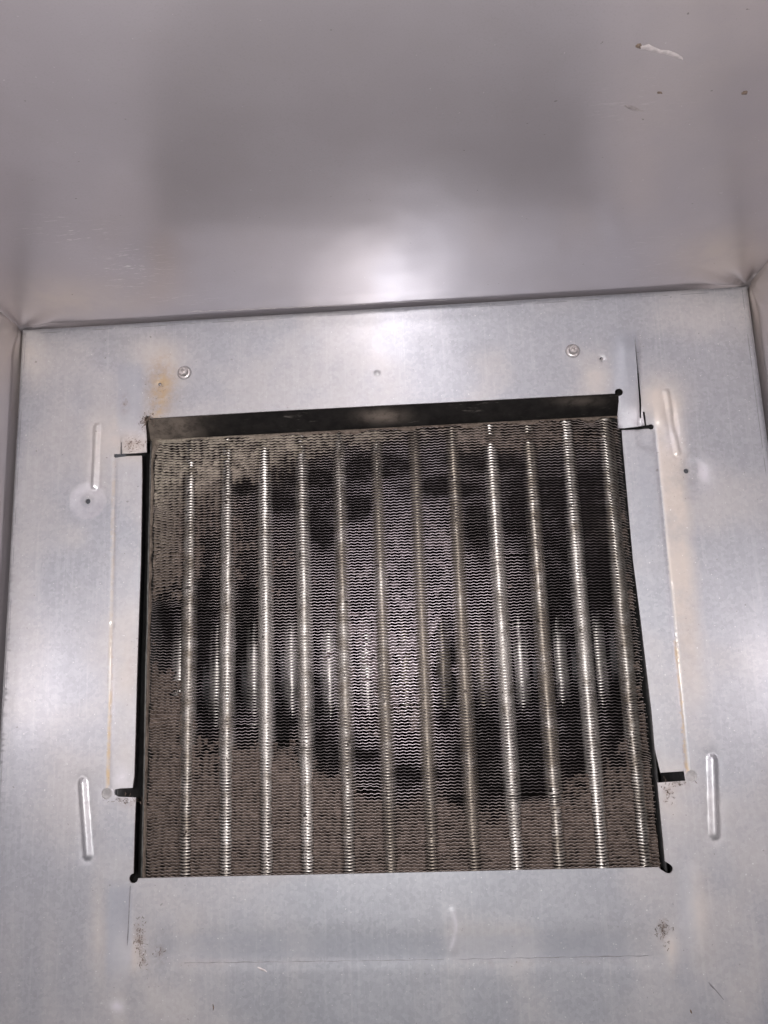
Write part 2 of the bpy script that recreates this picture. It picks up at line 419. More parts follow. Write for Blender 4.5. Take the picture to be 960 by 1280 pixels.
def wear_maps(X, Y):
    px, py = pix(np.stack([X, Y, np.zeros_like(X)], -1))
    g = lambda x, y, rx, ry, a=1: a * np.exp(-((px - x) / rx) ** 2 - ((py - y) / ry) ** 2)
    wob = 8 * (fbm(X, Y, .02, 41) - .5)
    rust = g(203 + 0, 480, 15, 30, 1.0) + g(196, 508, 7, 18, 1.0) + g(193, 516, 2.5, 9, .6) + .95 * (np.abs(px - (142.5 - (py - 572) * .018)) < 2.2) * (py > 575) * (py < 985) * (.35 + .65 * sm(800, 960, py))
    xr = 819 + (py - 537) * .095
    rust = rust + .8 * (np.abs(px - xr) < 2) * (py > 800) * (py < 968)
    film = 1.15 * sm(xr, xr + 3, px + wob * .2) * (1 - sm(xr + 18, xr + 45, px + wob)) * sm(480, 540, py) * (1 - sm(690, 960, py)) + g(825, 500, 30, 30, 1) + g(745, 475, 20, 30, .7)
    film = film + g(150, 545, 22, 25, .55) + g(185, 440, 30, 25, .45) + g(40, 440, 18, 40, .5) + g(215, 460, 30, 35, .5) + g(118, 560, 14, 50, .35)
    film = film + .5 * g(122, 1150, 10, 60) + g(165, 1190, 18, 30, .5) + .5 * g(872, 1130, 14, 55) + g(840, 1195, 8, 25, .7) + g(840, 990, 30, 40, .35) + g(157, 860, 16, 110, .35) + g(175, 555, 16, 18, .55)
    film = film + .13 * sm(.4, .8, vnoise(px, px * 0, 22, 4)) * sm(1105, 1180, py) + .3 * sm(.45, .7, fbm(X, Y, .06, 51))
    clean = .6 * sm(762, 772, px + wob * .6) * (px < 797 + (py - 420) * .05) * sm(405, 425, py) * (1 - sm(480, 530, py)) + .6 * (1 - sm(0, 7, np.abs(px - 148 - wob) - 12)) * sm(1100, 1115, py) * (1 - sm(1200, 1250, py))
    clean = clean + .5 * (1 - sm(0, 8, np.abs(px - 162 - wob * .5) - 12)) * sm(450, 462, py) * (1 - sm(530, 560, py)) + .45 * g(858, 1140, 12, 70) + .35 * sm(1165, 1172, py) * (1 - sm(1198, 1201, py)) * sm(170, 260, px) * (1 - sm(760, 830, px))
    clean = clean + .35 * (px > 800 - (px < 0)) * g(808, 620, 14, 70)
    rub = g(146, 1258, 9, 8, .9) + g(880, 592, 12, 16, .9) * (px > 872) + .45 * sm(9, 5, np.abs(np.hypot(px - 109, py - 626 + wob * .3) - 16 + wob * .3)) + g(150, 970, 10, 14, .6) + g(790, 520, 12, 10, .5) + .4 * g(840, 548, 14, 22)
    rub = rub + g(178, 545, 12, 14, .35) + .7 * np.exp(-((px - (566 + 4 * np.sin((py - 1140) / 12))) / 2.5) ** 2) * sm(1135, 1145, py) * (1 - sm(1185, 1195, py)) + g(132, 992, 8, 8, .5)
    grime = g(174, 1172, 6, 16, 1) + g(178, 1198, 5, 8, .9) + g(200, 1190, 8, 8, .7) + g(829, 1163, 5, 14, 1.1) + g(160, 1002, 14, 5, 1) + g(835, 992, 5, 12, .9) + g(848, 982, 16, 4, .8)
    grime = grime + g(200, 490, 16, 34, .55) + g(184, 528, 9, 12, 1) + g(168, 556, 16, 14, .8) + g(845, 600, 28, 90, .25) + g(156, 505, 5, 12, .8) + g(470, 1204, 300, 1.6, .5) + g(165, 830, 8, 30, .4) + g(860, 790, 14, 60, .3)
    return dict(rust=np.clip(rust, 0, 1), film=np.clip(film, 0, 1), clean=np.clip(clean, 0, 1), rub=np.clip(rub, 0, 1), grime=np.clip(grime, 0, 1.2))
def inpoly(X, Y, pl):
    pl = np.array(pl); r = np.zeros(X.shape, bool); j = len(pl) - 1
    for i in range(len(pl)):
        xi, yi = pl[i]; xj, yj = pl[j]
        c = ((yi > Y) != (yj > Y)) & (X < (xj - xi) * (Y - yi) / (yj - yi + 1e-15) + xi)
        r ^= c; j = i
    return r
def edge_dist(X, Y, pls):
    d = np.full(X.shape, 9.)
    for pl in pls:
        for i in range(len(pl)):
            d = np.minimum(d, seg_dist(X, Y, pl[i - 1], pl[i])[0])
    return d

def build_panel():
    frame = [(XL, YB), (XR, YB), (XR, YT), (XL, YT)]
    def jgrid(x0, x1, y0, y1, s):
        X, Y = np.meshgrid(np.arange(x0, x1, s), np.arange(y0, y1, s)); X = X + (rng.random(X.shape) - .5) * s * .3; Y = Y + (rng.random(Y.shape) - .5) * s * .3
        return X.ravel(), Y.ravel()
    X, Y = jgrid(XL + .002, XR - .001, YB + .002, YT - .001, .0033)
    keyd = np.full(X.shape, 9.)
    feats = [(P2(*a), P2(*b), .005) for _, a, b, _, _ in RIBS] + [(P2(*a), P2(*b), .004) for a, b in CREASES]
    feats += [(P2(*a), P2(*b), r) for a, b, r in (((109, 600), (109, 650), .013), ((866, 575), (866, 605), .011), ((795, 420), (812, 535), .010), ((150, 540), (185, 560), .011), ((184, 500), (203, 480), .012),
              ((160, 1150), (178, 1200), .008), ((829, 1150), (829, 1180), .006), ((566, 1140), (566, 1190), .004), ((146, 1258), (147, 1258), .007), ((471, 466), (472, 466), .004), ((815, 540), (835, 560), .012), ((752, 448), (753, 448), .004))]
    near = np.zeros(X.shape, bool)
    X2, Y2 = jgrid(XL + .002, XR - .001, YB + .002, YT - .001, .00105); n2 = np.zeros(X2.shape, bool)
    for a, b, r in feats:
        near |= seg_dist(X, Y, a, b)[0] < r; n2 |= seg_dist(X2, Y2, a, b)[0] < r
    X = np.concatenate([X[~near], X2[n2]]); Y = np.concatenate([Y[~near], Y2[n2]])
    # edge bands for the rounded outer edge
    for e in (.0006, .0012, .002):
        xs = np.arange(XL + e, XR - e, .003); ys = np.arange(YB + .01, YT - e, .003)
        X = np.concatenate([X, xs, np.full(ys.shape, XL + e), np.full(ys.shape, XR - e)]); Y = np.concatenate([Y, np.full(xs.shape, YT - e), ys, ys])
    cons = CUTS + RIBPOLY + [FLAP_L, FLAP_R]
    hole = np.zeros(X.shape, bool)
    for c in CUTS: hole |= inpoly(X, Y, c)
    ok = ~hole & (edge_dist(X, Y, cons) > .00035)
    X, Y = X[ok], Y[ok]
    pts = [Vector((x * 100, y * 100)) for x, y in frame]; edges = [(0, 1), (1, 2), (2, 3), (3, 0)]
    for c in cons:
        # resample long edges so cut edges follow the sheet
        q = []
        for i in range(len(c)):
            a = np.array(c[i]); b = np.array(c[(i + 1) % len(c)]); n = max(1, int(np.linalg.norm(b - a) / .003))
            q += [tuple(a + (b - a) * k / n) for k in range(n)]
        s = len(pts); pts += [Vector((x * 100, y * 100)) for x, y in q]; edges += [(s + i, s + (i + 1) % len(q)) for i in range(len(q))]
    pts += [Vector((x * 100, y * 100)) for x, y in zip(X, Y)]
    vo, _, fo, *_ = delaunay_2d_cdt(pts, edges, [], 0, 1e-5)
    V = np.array([(v[0], v[1]) for v in vo]) / 100; T = np.array([f for f in fo if len(f) == 3])
    c = V[T].mean(1); cx, cy = c[:, 0], c[:, 1]
    area = (V[T[:, 1], 0] - V[T[:, 0], 0]) * (V[T[:, 2], 1] - V[T[:, 0], 1]) - (V[T[:, 2], 0] - V[T[:, 0], 0]) * (V[T[:, 1], 1] - V[T[:, 0], 1])
    T[area < 0] = T[area < 0][:, ::-1]
    keep = np.abs(area) > 1e-13
    for cu in CUTS: keep &= ~inpoly(cx, cy, cu)
    T = T[keep]; cx = cx[keep]; cy = cy[keep]
    H = height(V[:, 0], V[:, 1])
    reg = np.zeros(len(T), int)
    reg[inpoly(cx, cy, FLAP_L)] = 1; reg[inpoly(cx, cy, FLAP_R)] = 2
    for i, rp in enumerate(RIBPOLY): reg[inpoly(cx, cy, rp)] = 3 + i
    V3 = np.c_[V, H]
    wm = wear_maps(V[:, 0], V[:, 1])
    # analytic-ish smooth normals shared by neighbouring parts
    N = np.zeros_like(V3); fn = np.cross(V3[T[:, 1]] - V3[T[:, 0]], V3[T[:, 2]] - V3[T[:, 0]])
    for k in range(3): np.add.at(N, T[:, k], fn)
    N /= np.linalg.norm(N, axis=1, keepdims=True) + 1e-12
    out = []
    ed_all = np.sort(np.concatenate([T[:, [0, 1]], T[:, [1, 2]], T[:, [2, 0]]]), 1)
    key_all = ed_all[:, 0].astype(np.int64) * len(V) + ed_all[:, 1]; uq, cnt = np.unique(key_all, return_counts=True); bnd = set(uq[cnt == 1].tolist())
    for r in range(7):
        t = T[reg == r]
        if len(t) == 0: out.append(None); continue
        used, inv = np.unique(t, return_inverse=True); t2 = inv.reshape(t.shape)
        v = V3[used]; n0 = len(v)
        e = np.concatenate([t[:, [0, 1]], t[:, [1, 2]], t[:, [2, 0]]]); k = np.sort(e, 1); k = k[:, 0].astype(np.int64) * len(V) + k[:, 1]
        b = e[[kk in bnd for kk in k.tolist()]]
        th = np.array([0, 0, -.0011])
        lut = {u: i for i, u in enumerate(used.tolist())}
        rv = []; rt = []
        for a_, b_ in b.tolist():
            s = n0 + len(rv); A, B = V3[a_], V3[b_]
            deep = np.array([0, 0, -.016]) if (abs(A[0] - B[0]) < 1e-7 and (A[0] < XL + 1e-6 or A[0] > XR - 1e-6)) or (A[1] > YT - 1e-6 and B[1] > YT - 1e-6) else th
            rv += [A, B, B + deep, A + deep]; rt += [(s, s + 3, s + 2), (s, s + 2, s + 1)]
        nb = n0 + len(rv)
        allv = np.concatenate([v, np.array(rv).reshape(-1, 3), v + th])
        allt = np.concatenate([t2, np.array(rt, int).reshape(-1, 3), t2[:, ::-1] + nb])
        mi = np.concatenate([np.zeros(len(t2)), np.ones(len(rt)), np.zeros(len(t2))])
        at = {}
        for kk, vv in wm.items():
            at[kk] = np.concatenate([vv[used], np.zeros(len(rv)), np.zeros(n0)])
        me = mesh_np('sheet', allv, allt, [M_PANEL, M_RIM], True, mi, at)
        nn = np.concatenate([N[used], np.zeros((len(rv), 3)), -N[used]])
        for q in range(0, len(rv), 4):
            a = np.array(rv[q + 1]) - np.array(rv[q]); f = np.cross(a, [0, 0, 1.]); f /= np.linalg.norm(f) + 1e-12
            nn[n0 + q:n0 + q + 4] = f
        me.normals_split_custom_set_from_vertices([tuple(x) for x in nn])
        out.append(me)
    root = empty('opening_panel', (0, 0, 0), 'flat galvanised steel panel with a rough square opening showing the coil', 'panel')
    ob('sheet', out[0], root)
    f = ob('side_flap', out[1], root); f['label'] = 'narrow folded flap left of the coil, stained tan along its crease'
    f = ob('side_flap', out[2], root); f['label'] = 'narrow folded flap right of the coil, clean grey'
    for i in range(4): ob('embossed_rib', out[3 + i], root)
    return root
PANEL = build_panel()

M_TONGUE = mat_simple('tongue_metal', (.36, .35, .35), .5, .55, .2, 300)
# metal tongues showing inside the two round relief holes
for (cx, cy, r) in ((133.5, 992, 9), (864.5, 970, 9.5)):
    bm = bmesh.new(); c = P(cx, cy, -.0016)
    bmesh.ops.create_cone(bm, cap_ends=True, segments=24, radius1=r * .00044, radius2=r * .00042, depth=.0008)
    for v in bm.verts: v.co = Vector((c[0] + v.co.x, c[1] + v.co.y, c[2] + v.co.z))
    bm_obj('backing_tongue', bm, M_TONGUE, PANEL)

M_SHADOW = mat_simple('shadow_grey', (.26, .25, .26), .3, .6)  # grey that paints the shadow round each screw flange
# hex flanged screws
def screw(px, py):
    c = P(px, py); hz = float(height(np.array([c[0]]), np.array([c[1]]))[0])
    bm = bmesh.new()
    prof = [(.0040, 0), (.0041, .0005), (.0036, .0009), (.0030, .0010)]
    rings = []
    for rr, zz in prof: rings.append([bm.verts.new((rr * math.cos(a * math.pi / 14), rr * math.sin(a * math.pi / 14), zz)) for a in range(28)])
    for i in range(3):
        for k in range(28): bm.faces.new((rings[i][k], rings[i][(k + 1) % 28], rings[i + 1][(k + 1) % 28], rings[i + 1][k]))
    fl = bm_obj('flange', bm, M_NUT, None, True)
    bm = bmesh.new(); n = 24; hx = []
    for zz, sc in ((.0009, 1), (.0030, 1), (.0035, .86), (.0035, .55), (.0030, .50), (.0030, .30), (.0044, .26), (.0048, .12)):
        ring = []
        for k in range(n):
            a = 2 * math.pi * k / n + .3; s6 = (a - .3) % (math.pi / 3) - math.pi / 6
            rr = .0026 / math.cos(s6) if sc > .8 else .0028
            ring.append(bm.verts.new((rr * sc * math.cos(a), rr * sc * math.sin(a), zz)))
        hx.append(ring)
    for i in range(len(hx) - 1):
        for k in range(n): bm.faces.new((hx[i][k], hx[i][(k + 1) % n], hx[i + 1][(k + 1) % n], hx[i + 1][k]))
    bm.faces.new(hx[-1])
    hd = bm_obj('hex_head', bm, M_NUT)
    bm = bmesh.new(); ra = []
    for rr, zz in ((.0038, .00025), (.0046, .00022), (.0047, .0)): ra.append([bm.verts.new((rr * math.cos(a * math.pi / 14), rr * math.sin(a * math.pi / 14), zz)) for a in range(28)])
    for i in range(2):
        for k in range(28): bm.faces.new((ra[i][k], ra[i][(k + 1) % 28], ra[i + 1][(k + 1) % 28], ra[i + 1][k]))
    sr = bm_obj('shadow_ring', bm, M_SHADOW)  # dark ring added in place of the shadow round the flange
    root = bpy.data.objects.new('screw', None); COL.objects.link(root); root.parent = PANEL; root.location = (c[0], c[1], hz + .0001)
    fl.parent = root; hd.parent = root; sr.parent = root
    return root
s1 = screw(230.5, 466)
s2 = screw(716, 438.5); s2.rotation_euler.z = .5
# short screw stubs in the two small stained holes
for (cx, cy) in ((200, 480.5), (752.5, 448.5)):
    c = P(cx, cy); bm = bmesh.new(); bmesh.ops.create_cone(bm, cap_ends=True, segments=12, radius1=.0007, radius2=.0005, depth=.003)
    for v in bm.verts: v.co += Vector((c[0], c[1], -.0016))
    bm_obj('rivet_stub', bm, M_NUT, PANEL)

# ------------------------------------------------------------------ the coil
D = .030
PITCH = .00188
cl_top = P(240, 549, -D); cr_top = P(700, 527, -D)
Y_TOP = (P(300, 545, -D)[1] + P(650, 528, -D)[1]) / 2
Y_BOT = P(170, 1100, -D)[1] - .012
X_L = (P(191, 620, -D)[0] + P(182, 1080, -D)[0]) / 2
X_R = (P(779.5, 600, -D)[0] + P(824, 1000, -D)[0]) / 2
print('coil', Y_TOP, Y_BOT, X_L, X_R, P(778, 560, -D)[0], P(826, 1020, -D)[0])
COIL = empty('evaporator_coil', (0, 0, -D), 'dust clogged coil of rippled fins and upright tubes behind the opening', 'coil')
def cl(o): o.location = Vector(o.location) + Vector((0, 0, D)); return o   # geometry is written in world coordinates

DM = np.array([[float(c) for c in r.split()] for r in '''
9 9 9 9 9 9 8 8 6 6 8 8 8 7 5 5 5
9 8 9 9 8 5 3 3 4 3 5 3 2 2 2 6 6
9 8 7 4 1 1 1 3 4 4 3 2 1 1 2 5 6
9 7 5 5 3 1 2 4 4 4 6 2 1 1 5 6 6
8 7 4 5 4 3 3 4 4 5 4 3 1 1 1 5 6
6 4 4 4 4 3 3 4 4 4 2 3 2 1 2 5 6
3 2 2 4 3 3 4 4 4 5 3 3 2 1 1 5 7
4 3 1 2 2 2 3 6 5 4 4 2 2 1 1 4 7
8 4 0 1 1 1 3 5 4 3 3 1 1 1 1 4 7
9 5 1 2 3 1 2 4 4 3 3 1 1 1 1 4 7
7 7 6 6 7 4 1 2 2 3 4 2 1 2 5 5 7
9 8 7 8 8 8 7 2 1 4 4 4 2 6 7 7 8
9 8 8 8 8 8 8 7 7 7 6 6 8 8 8 8 8
9 8 8 8 8 9 9 8 8 8 8 9 8 9 9 9 9
9 9 9 9 9 9 9 9 9 9 9 9 9 9 9 9 9'''.strip().split('\n')]) / 9
def dustmap(X, Y, z=-D):
    px, py = pix(np.stack([X, Y, np.full_like(X, z)], -1))
    wx = 34 * (fbm(X, Y, .022, 61) - .5); wy = 34 * (fbm(X, Y, .022, 71) - .5)
    u = np.clip((px + wx - 190) / 40, 0, 15.999); v = np.clip((py + wy - 540) / 40, 0, 13.999)
    i = u.astype(int); j = v.astype(int); fu = u - i; fv = v - j; fu = fu * fu * (3 - 2 * fu); fv = fv * fv * (3 - 2 * fv)
    return (DM[j, i] * (1 - fu) + DM[j, i + 1] * fu) * (1 - fv) + (DM[j + 1, i] * (1 - fu) + DM[j + 1, i + 1] * fu) * fv

SOOT = [(305, 608, 18, 9), (350, 625, 24, 16), (395, 600, 45, 18), (470, 585, 60, 13), (560, 612, 50, 12), (620, 578, 60, 12), (700, 610, 70, 30), (650, 640, 28, 40),
        (735, 640, 22, 40), (400, 655, 20, 30), (445, 630, 22, 14), (745, 720, 30, 60), (690, 760, 25, 60), (600, 660, 20, 30), (255, 790, 12, 90), (262, 870, 12, 50), (208, 780, 14, 30), (305, 800, 12, 90),
        (355, 900, 16, 40), (405, 930, 20, 30), (430, 945, 50, 12), (510, 968, 40, 12), (600, 930, 30, 70), (560, 850, 12, 60), (660, 930, 28, 50), (715, 900, 25, 60), (640, 985, 60, 12), (730, 955, 28, 14), (590, 1003, 30, 5), (770, 880, 10, 60)]
def sootmap(X, Y, dm):
    px, py = pix(np.stack([X, Y, np.full_like(X, -D)], -1))
    px = px + 22 * (fbm(X, Y, .012, 46) - .5); py = py + 22 * (fbm(X, Y, .012, 47) - .5)
    v = np.zeros_like(X)
    for a, b, c, d in SOOT: v = np.maximum(v, np.exp(-(((px - a) / c) ** 2 + ((py - b) / d) ** 2) ** 1.5 * .6))
    v = np.maximum(v, sm(.30, .06, dm) * .9)
    return np.clip(v * 1.25 * (.45 + .9 * fbm(X, Y, .005, 44, 3)), 0, 1)
SCARS = [(642, 694, 26, 3.5, .0010), (672, 995, 34, 4, -.0012), (455, 986, 20, 4, .0009), (700, 1008, 18, 4, .0010), (640, 782, 30, 3, -.0007), (490, 880, 60, 4, .0006), (370, 930, 26, 4, -.0009),
         (300, 905, 30, 4, .0008), (745, 545, 14, 4, -.0010), (560, 1050, 40, 5, .0006), (230, 760, 18, 5, .0010), (790, 870, 12, 9, -.0022), (215, 690, 14, 6, .0014)]
SC = [(P2(a, b, -.030), c / 1900, d / 1900, e) for a, b, c, d, e in SCARS]
def hazemap(X, Y):  # lilac camera haze at the coil centre, painted into fin and dust colours
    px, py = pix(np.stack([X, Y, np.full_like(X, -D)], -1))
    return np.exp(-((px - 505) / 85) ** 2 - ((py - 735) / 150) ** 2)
TX0 = P(332, 700, -D - .008)[0]; TS = .0254
TUBES = [TX0 + TS * k for k in range(-2, 10)]
DIRT = [.35, .15, .05, .1, .35, .5, .75, .65, .1, .45, .1, .35]
TSTART = np.array([600, 590, 570, 590, 592, 690, 650, 660, 588, 565, 540, 600])
NF = int((Y_TOP - Y_BOT) / PITCH) + 1
NX = 620
xs = np.linspace(X_L, X_R, NX)
def wavef(x):
    s = np.sin(2 * math.pi * x / .0041); return .00025 * s
def fin_y(i, x, zz=0):
    """height of fin i along x: the ripple, hand-bent spots and the combed-over ends"""
    y0 = Y_TOP - .0004 - i * PITCH
    y = y0 + wavef(x + .0003 * math.sin(i * .9))
    y = y + .0011 * (vnoise(x, np.full_like(x, y0), .05, 3) - .5) + .00035 * (vnoise(x, np.full_like(x, y0), .006, 9) - .5)
    y = y + .0005 * (vnoise(x, np.full_like(x, y0), .025, 15) - .5)
    for (cx, cy), rx, ry, A in SC:
        if abs(y0 - cy) < ry * 3: y = y + A * np.exp(-((x - cx) / rx) ** 2) * math.exp(-((y0 - cy) / ry) ** 2) * (.6 + .8 * vnoise(x, x * 0 + i, .003, 12))
    d = (x - X_L); y = y + .0065 * (vnoise(x * 0, np.full_like(x, y0), .012, 5) - .45) * np.exp(-(d / .009) ** 1.6)
    d = (X_R - x); y = y - (.0016 + .0052 * vnoise(x * 0, np.full_like(x, y0), .02, 8) ** 2) * np.exp(-(d / .0095) ** 1.7)
    return y
fv = []; ff = []; fm = []; fd = []; fb = []; fs = []
TH = .00021
BENT = {}
nb = np.arange(NX - 1)
DEP = [0.0, .00035, .012, .040]
for i in range(NF):
    x = xs + 0.0
    # ragged ends
    jl = .0009 * rng.random(); jr = .0016 * rng.random() + .0012 * float(vnoise(np.array(0.), np.array(i * PITCH), .01, 2))
    x = np.clip(x, X_L + jl, X_R - jr)
    y = fin_y(i, x)
    if i < 3:   # torn, peeled-over top fins near the upper right corner
        pxx, _ = pix(np.stack([x, y, np.full_like(x, -D)], -1))
        y = y - (3 - i) * .0011 * np.exp(-((pxx - 737) / 11) ** 2) + .0007 * (vnoise(x, x * 0, .004, 4 + i) - .5) * sm(640, 760, pxx)
    zf = -D + .0005 * (vnoise(x, np.full_like(x, i * PITCH), .010, 6) - .5) + .00025 * (rng.random() - .5)
    base = sum(len(a) for a in fv)
    dm = dustmap(x, y)
    rows = []
    for k, dp in enumerate(DEP):
        yy = y if k < 2 else y0_flat if k == 3 else .5 * y + .5 * (Y_TOP - i * PITCH)
        if k == 1: y0_flat = np.full_like(x, Y_TOP - i * PITCH)
        t = TH / 2 if k else TH / 2 * .8
        rows.append(np.stack([x, yy + t, zf - dp], -1)); rows.append(np.stack([x, yy - t, zf - dp], -1))
    fv.append(np.concatenate(rows)); dmr = dm; dm = dm + .5 * np.exp(-(np.min(np.abs(x[:, None] - np.array(TUBES)[None, :]), 1) / .004) ** 4); fd.append(np.tile(dm, len(rows))); fb.append(np.tile(hazemap(x, y), len(rows)))  # edges browned in front of tubes, painting the shadow between collars
    fs.append(np.tile(np.maximum(sootmap(x, y, dmr), .75 * np.exp(-(np.min(np.abs(x[:, None] - np.array(TUBES)[None, :]), 1) / .0038) ** 4)), len(rows)))  # soot patches, with painted shadow where fins cross the tubes
    def q(a, b): return np.stack([base + a * NX + nb, base + b * NX + nb, base + b * NX + nb + 1, base + a * NX + nb + 1], -1)
    ff.append(q(0, 1)); fm.append(np.zeros(NX - 1))
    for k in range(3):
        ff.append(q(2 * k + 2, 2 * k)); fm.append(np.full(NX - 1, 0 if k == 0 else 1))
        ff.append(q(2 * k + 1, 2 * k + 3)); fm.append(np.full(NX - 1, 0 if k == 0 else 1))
me = mesh_np('fins', np.concatenate(fv), np.concatenate(ff), [M_EDGE, M_FIN], False, np.concatenate(fm), {'dust': np.concatenate(fd), 'haze': np.concatenate(fb), 'soot_and_shade': np.concatenate(fs)})
o = cl(ob('fins', me, COIL)); o['kind'] = 'stuff'
del fv, ff

# tubes with the rolled fin collars
def tube_mesh():
    SEG = 16; prof = []
    ln = Y_TOP - Y_BOT + .004
    n = int(ln / PITCH)
    for k in range(n):
        y = Y_TOP + .002 - k * PITCH
        prof += [(.0058, y - .0001), (.0052, y - .0006), (.0051, y - .0011), (.0053, y - .0016)]
    prof = np.array(prof); a = np.linspace(0, 2 * math.pi, SEG, endpoint=False)
    v = np.stack([prof[:, None, 0] * np.cos(a), np.repeat(prof[:, 1][:, None], SEG, 1), prof[:, None, 0] * np.sin(a)], -1).reshape(-1, 3)
    i = np.arange(len(prof) * SEG).reshape(-1, SEG); nx = np.roll(i, -1, 1)
    f = np.stack([i[:-1], nx[:-1], nx[1:], i[1:]], -1).reshape(-1, 4)
    return mesh_np('tube', v, f, [M_TUBE])
TM = tube_mesh()
for k, tx in enumerate(TUBES):
    o = ob('tube', TM, COIL); o.location = (tx, 0, -.0085); o['dirt'] = DIRT[k]
for k in range(-1, len(TUBES)):
    o = ob('tube', TM, COIL); o.location = (TUBES[0] + TS * (k + .5), 0, -.0305); o['dirt'] = .0 if k not in (5, 6, 7) else .7

# dust matted between the fins, close behind their front edges
CW = .00045
gx = np.arange(X_L + .0004, X_R - .0012, CW)
dv = []; df = []; dt = []; dp_ = []
rowsN = NF - 1
cnt = 0
tubeclear = np.min(np.abs(gx[:, None] - np.array(TUBES)[None, :]), 1)
tidx = np.argmin(np.abs(gx[:, None] - np.array(TUBES)[None, :]), 1)
cover = np.array(DIRT)[tidx]
for i in range(rowsN):
    ya = fin_y(i, gx); yb = fin_y(i + 1, gx)
    ym = (ya + yb) / 2
    dm = dustmap(gx, ym)
    fine = fbm(gx, ym, .0035, 81, 2); streak = vnoise(gx, ym, .0012, 91)
    ppx, ppy = pix(np.stack([gx, ym, np.full_like(gx, -D)], -1))
    stripe = np.clip(1.7 - tubeclear / .0026, 0, 1) * (1 - .6 * cover)
    stripe = stripe * (.15 + .85 * sm(-14, 10, ppy - TSTART[tidx] + 24 * (vnoise(gx, ym, .006, 77) - .5))) * (.75 + .5 * vnoise(gx, ym, .004, 78))
    den = dm + .55 * (fine - .5) + .16 * (streak - .5) + .35 * (fbm(gx, ym, .011, 84, 2) - .5) - stripe * .85
    sv = sootmap(gx, ym, dm); den = den - .42 * sv
    has = den > .50
    rec = .0010 + .0055 * np.clip(1.05 - den, 0, 1) * 1.35 + .0012 * (vnoise(gx, ym, .002, 95))
    # top lip and bottom lip meet the fins; frays leave part of the gap open
    lo_ = np.clip(.5 * (1 - (den - .5) / .25), 0, .45) * vnoise(gx, ym, .0009, 99)
    z = -D - rec
    top = ya - TH * .5 - (ya - yb) * lo_ * .5; bot = yb + TH * .5 + (ya - yb) * lo_
    zm = z + .00035
    b = cnt
    for (yy, zz) in ((top, z), ((top + bot) / 2 + .0002 * (streak - .5), zm), (bot, z - .0002)):
        dv.append(np.stack([gx, yy, zz], -1))
    tn = sm(665, 560, ppy + .20 * (ppx - 200)) * sm(800, 330, ppx) * 1.0 + .35 * sm(240, 195, ppx) * sm(800, 620, ppy)
    dt.append(np.tile(np.clip(tn * (.5 + fine), 0, 1), 3))
    dp_.append(np.tile(hazemap(gx, ym), 3))  # painted haze patch for the dust
    n = len(gx); cnt += 3 * n
    j = np.nonzero(has[:-1] & has[1:])[0]
    for r in (0, 1):
        df.append(np.stack([b + r * n + j, b + (r + 1) * n + j, b + (r + 1) * n + j + 1, b + r * n + j + 1], -1))
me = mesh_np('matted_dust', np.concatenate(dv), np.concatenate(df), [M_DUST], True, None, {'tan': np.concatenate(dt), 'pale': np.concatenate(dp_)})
o = cl(ob('matted_dust', me, COIL)); o['kind'] = 'stuff'

# casing plates round the coil
def plate(name, c00, c10, c11, c01, mat, nu=40, nv=8, amp=.0004, tanf=None, th=.0012, label=None):
    c00, c10, c11, c01 = [np.array(c) for c in (c00, c10, c11, c01)]
    u, v = np.meshgrid(np.linspace(0, 1, nu), np.linspace(0, 1, nv), indexing='ij'); u = u[..., None]; v = v[..., None]
    X = c00 * (1 - u) * (1 - v) + c10 * u * (1 - v) + c11 * u * v + c01 * (1 - u) * v
    n = np.cross(c10 - c00, c01 - c00); n = n / np.linalg.norm(n)
    X = X + n * ((fbm(X[..., 0] + X[..., 2], X[..., 1] * 1.1, .03, 5)[..., None] - .5) * amp * 2)
    tn = tanf(X) if tanf else np.zeros(X.shape[:2])
    me = mesh_np(name, X.reshape(-1, 3), grid_faces(nu, nv), [mat], True, None, {'tan': tn.ravel()})
    o = ob(name, me, COIL); m = o.modifiers.new('thick', 'SOLIDIFY'); m.thickness = th; m.offset = 0
    cl(o)
    if label: o['label'] = label
    return o
def tan_top(X):
    px, py = pix(X); return np.clip(sm(290, 190, px + 40 * (fbm(X[..., 0], X[..., 2], .01, 3) - .5)) + .8 * np.exp(-((px - 478) / 26) ** 2 - ((py - 519) / 8) ** 2) + .35 * np.exp(-((px - 725) / 30) ** 2 - ((py - 500) / 6) ** 2), 0, 1)
oxl, oxr = P(150, 560)[0], P(850, 560)[0]
plate('top_flange', (oxl - .01, YT * 0 + .1520, -.0030), (oxr + .01, .1520, -.0030), (oxr + .01, Y_TOP + .0006, -D - .005), (oxl - .01, Y_TOP + .0006, -D - .005), M_CASE, 200, 16, .0006, tan_top)
plate('top_return', (oxl - .01, Y_TOP - .0002, -D - .006), (oxr + .01, Y_TOP - .0002, -D - .006), (oxr + .01, Y_TOP - .0005, -D - .045), (oxl - .01, Y_TOP - .0005, -D - .045), M_CASE)
yb_ = Y_BOT - .004
plate('end_plate', (X_L - .0018, yb_, -D + .0015), (X_L - .0018, Y_TOP, -D + .0015), (X_L - .0018, Y_TOP, -D - .045), (X_L - .0018, yb_, -D - .045), M_PLATE, 60, 8)
plate('end_plate', (X_R + .0022, Y_TOP, -D - .002), (X_R + .0022, yb_, -D - .002), (X_R + .0022, yb_, -D - .045), (X_R + .0022, Y_TOP, -D - .045), M_DARK, 60, 8)
plate('side_casing', (X_L - .009, yb_, -.004), (X_L - .009, Y_TOP + .01, -.004), (X_L - .006, Y_TOP + .01, -D - .05), (X_L - .006, yb_, -D - .05), M_DARK, 60, 8)
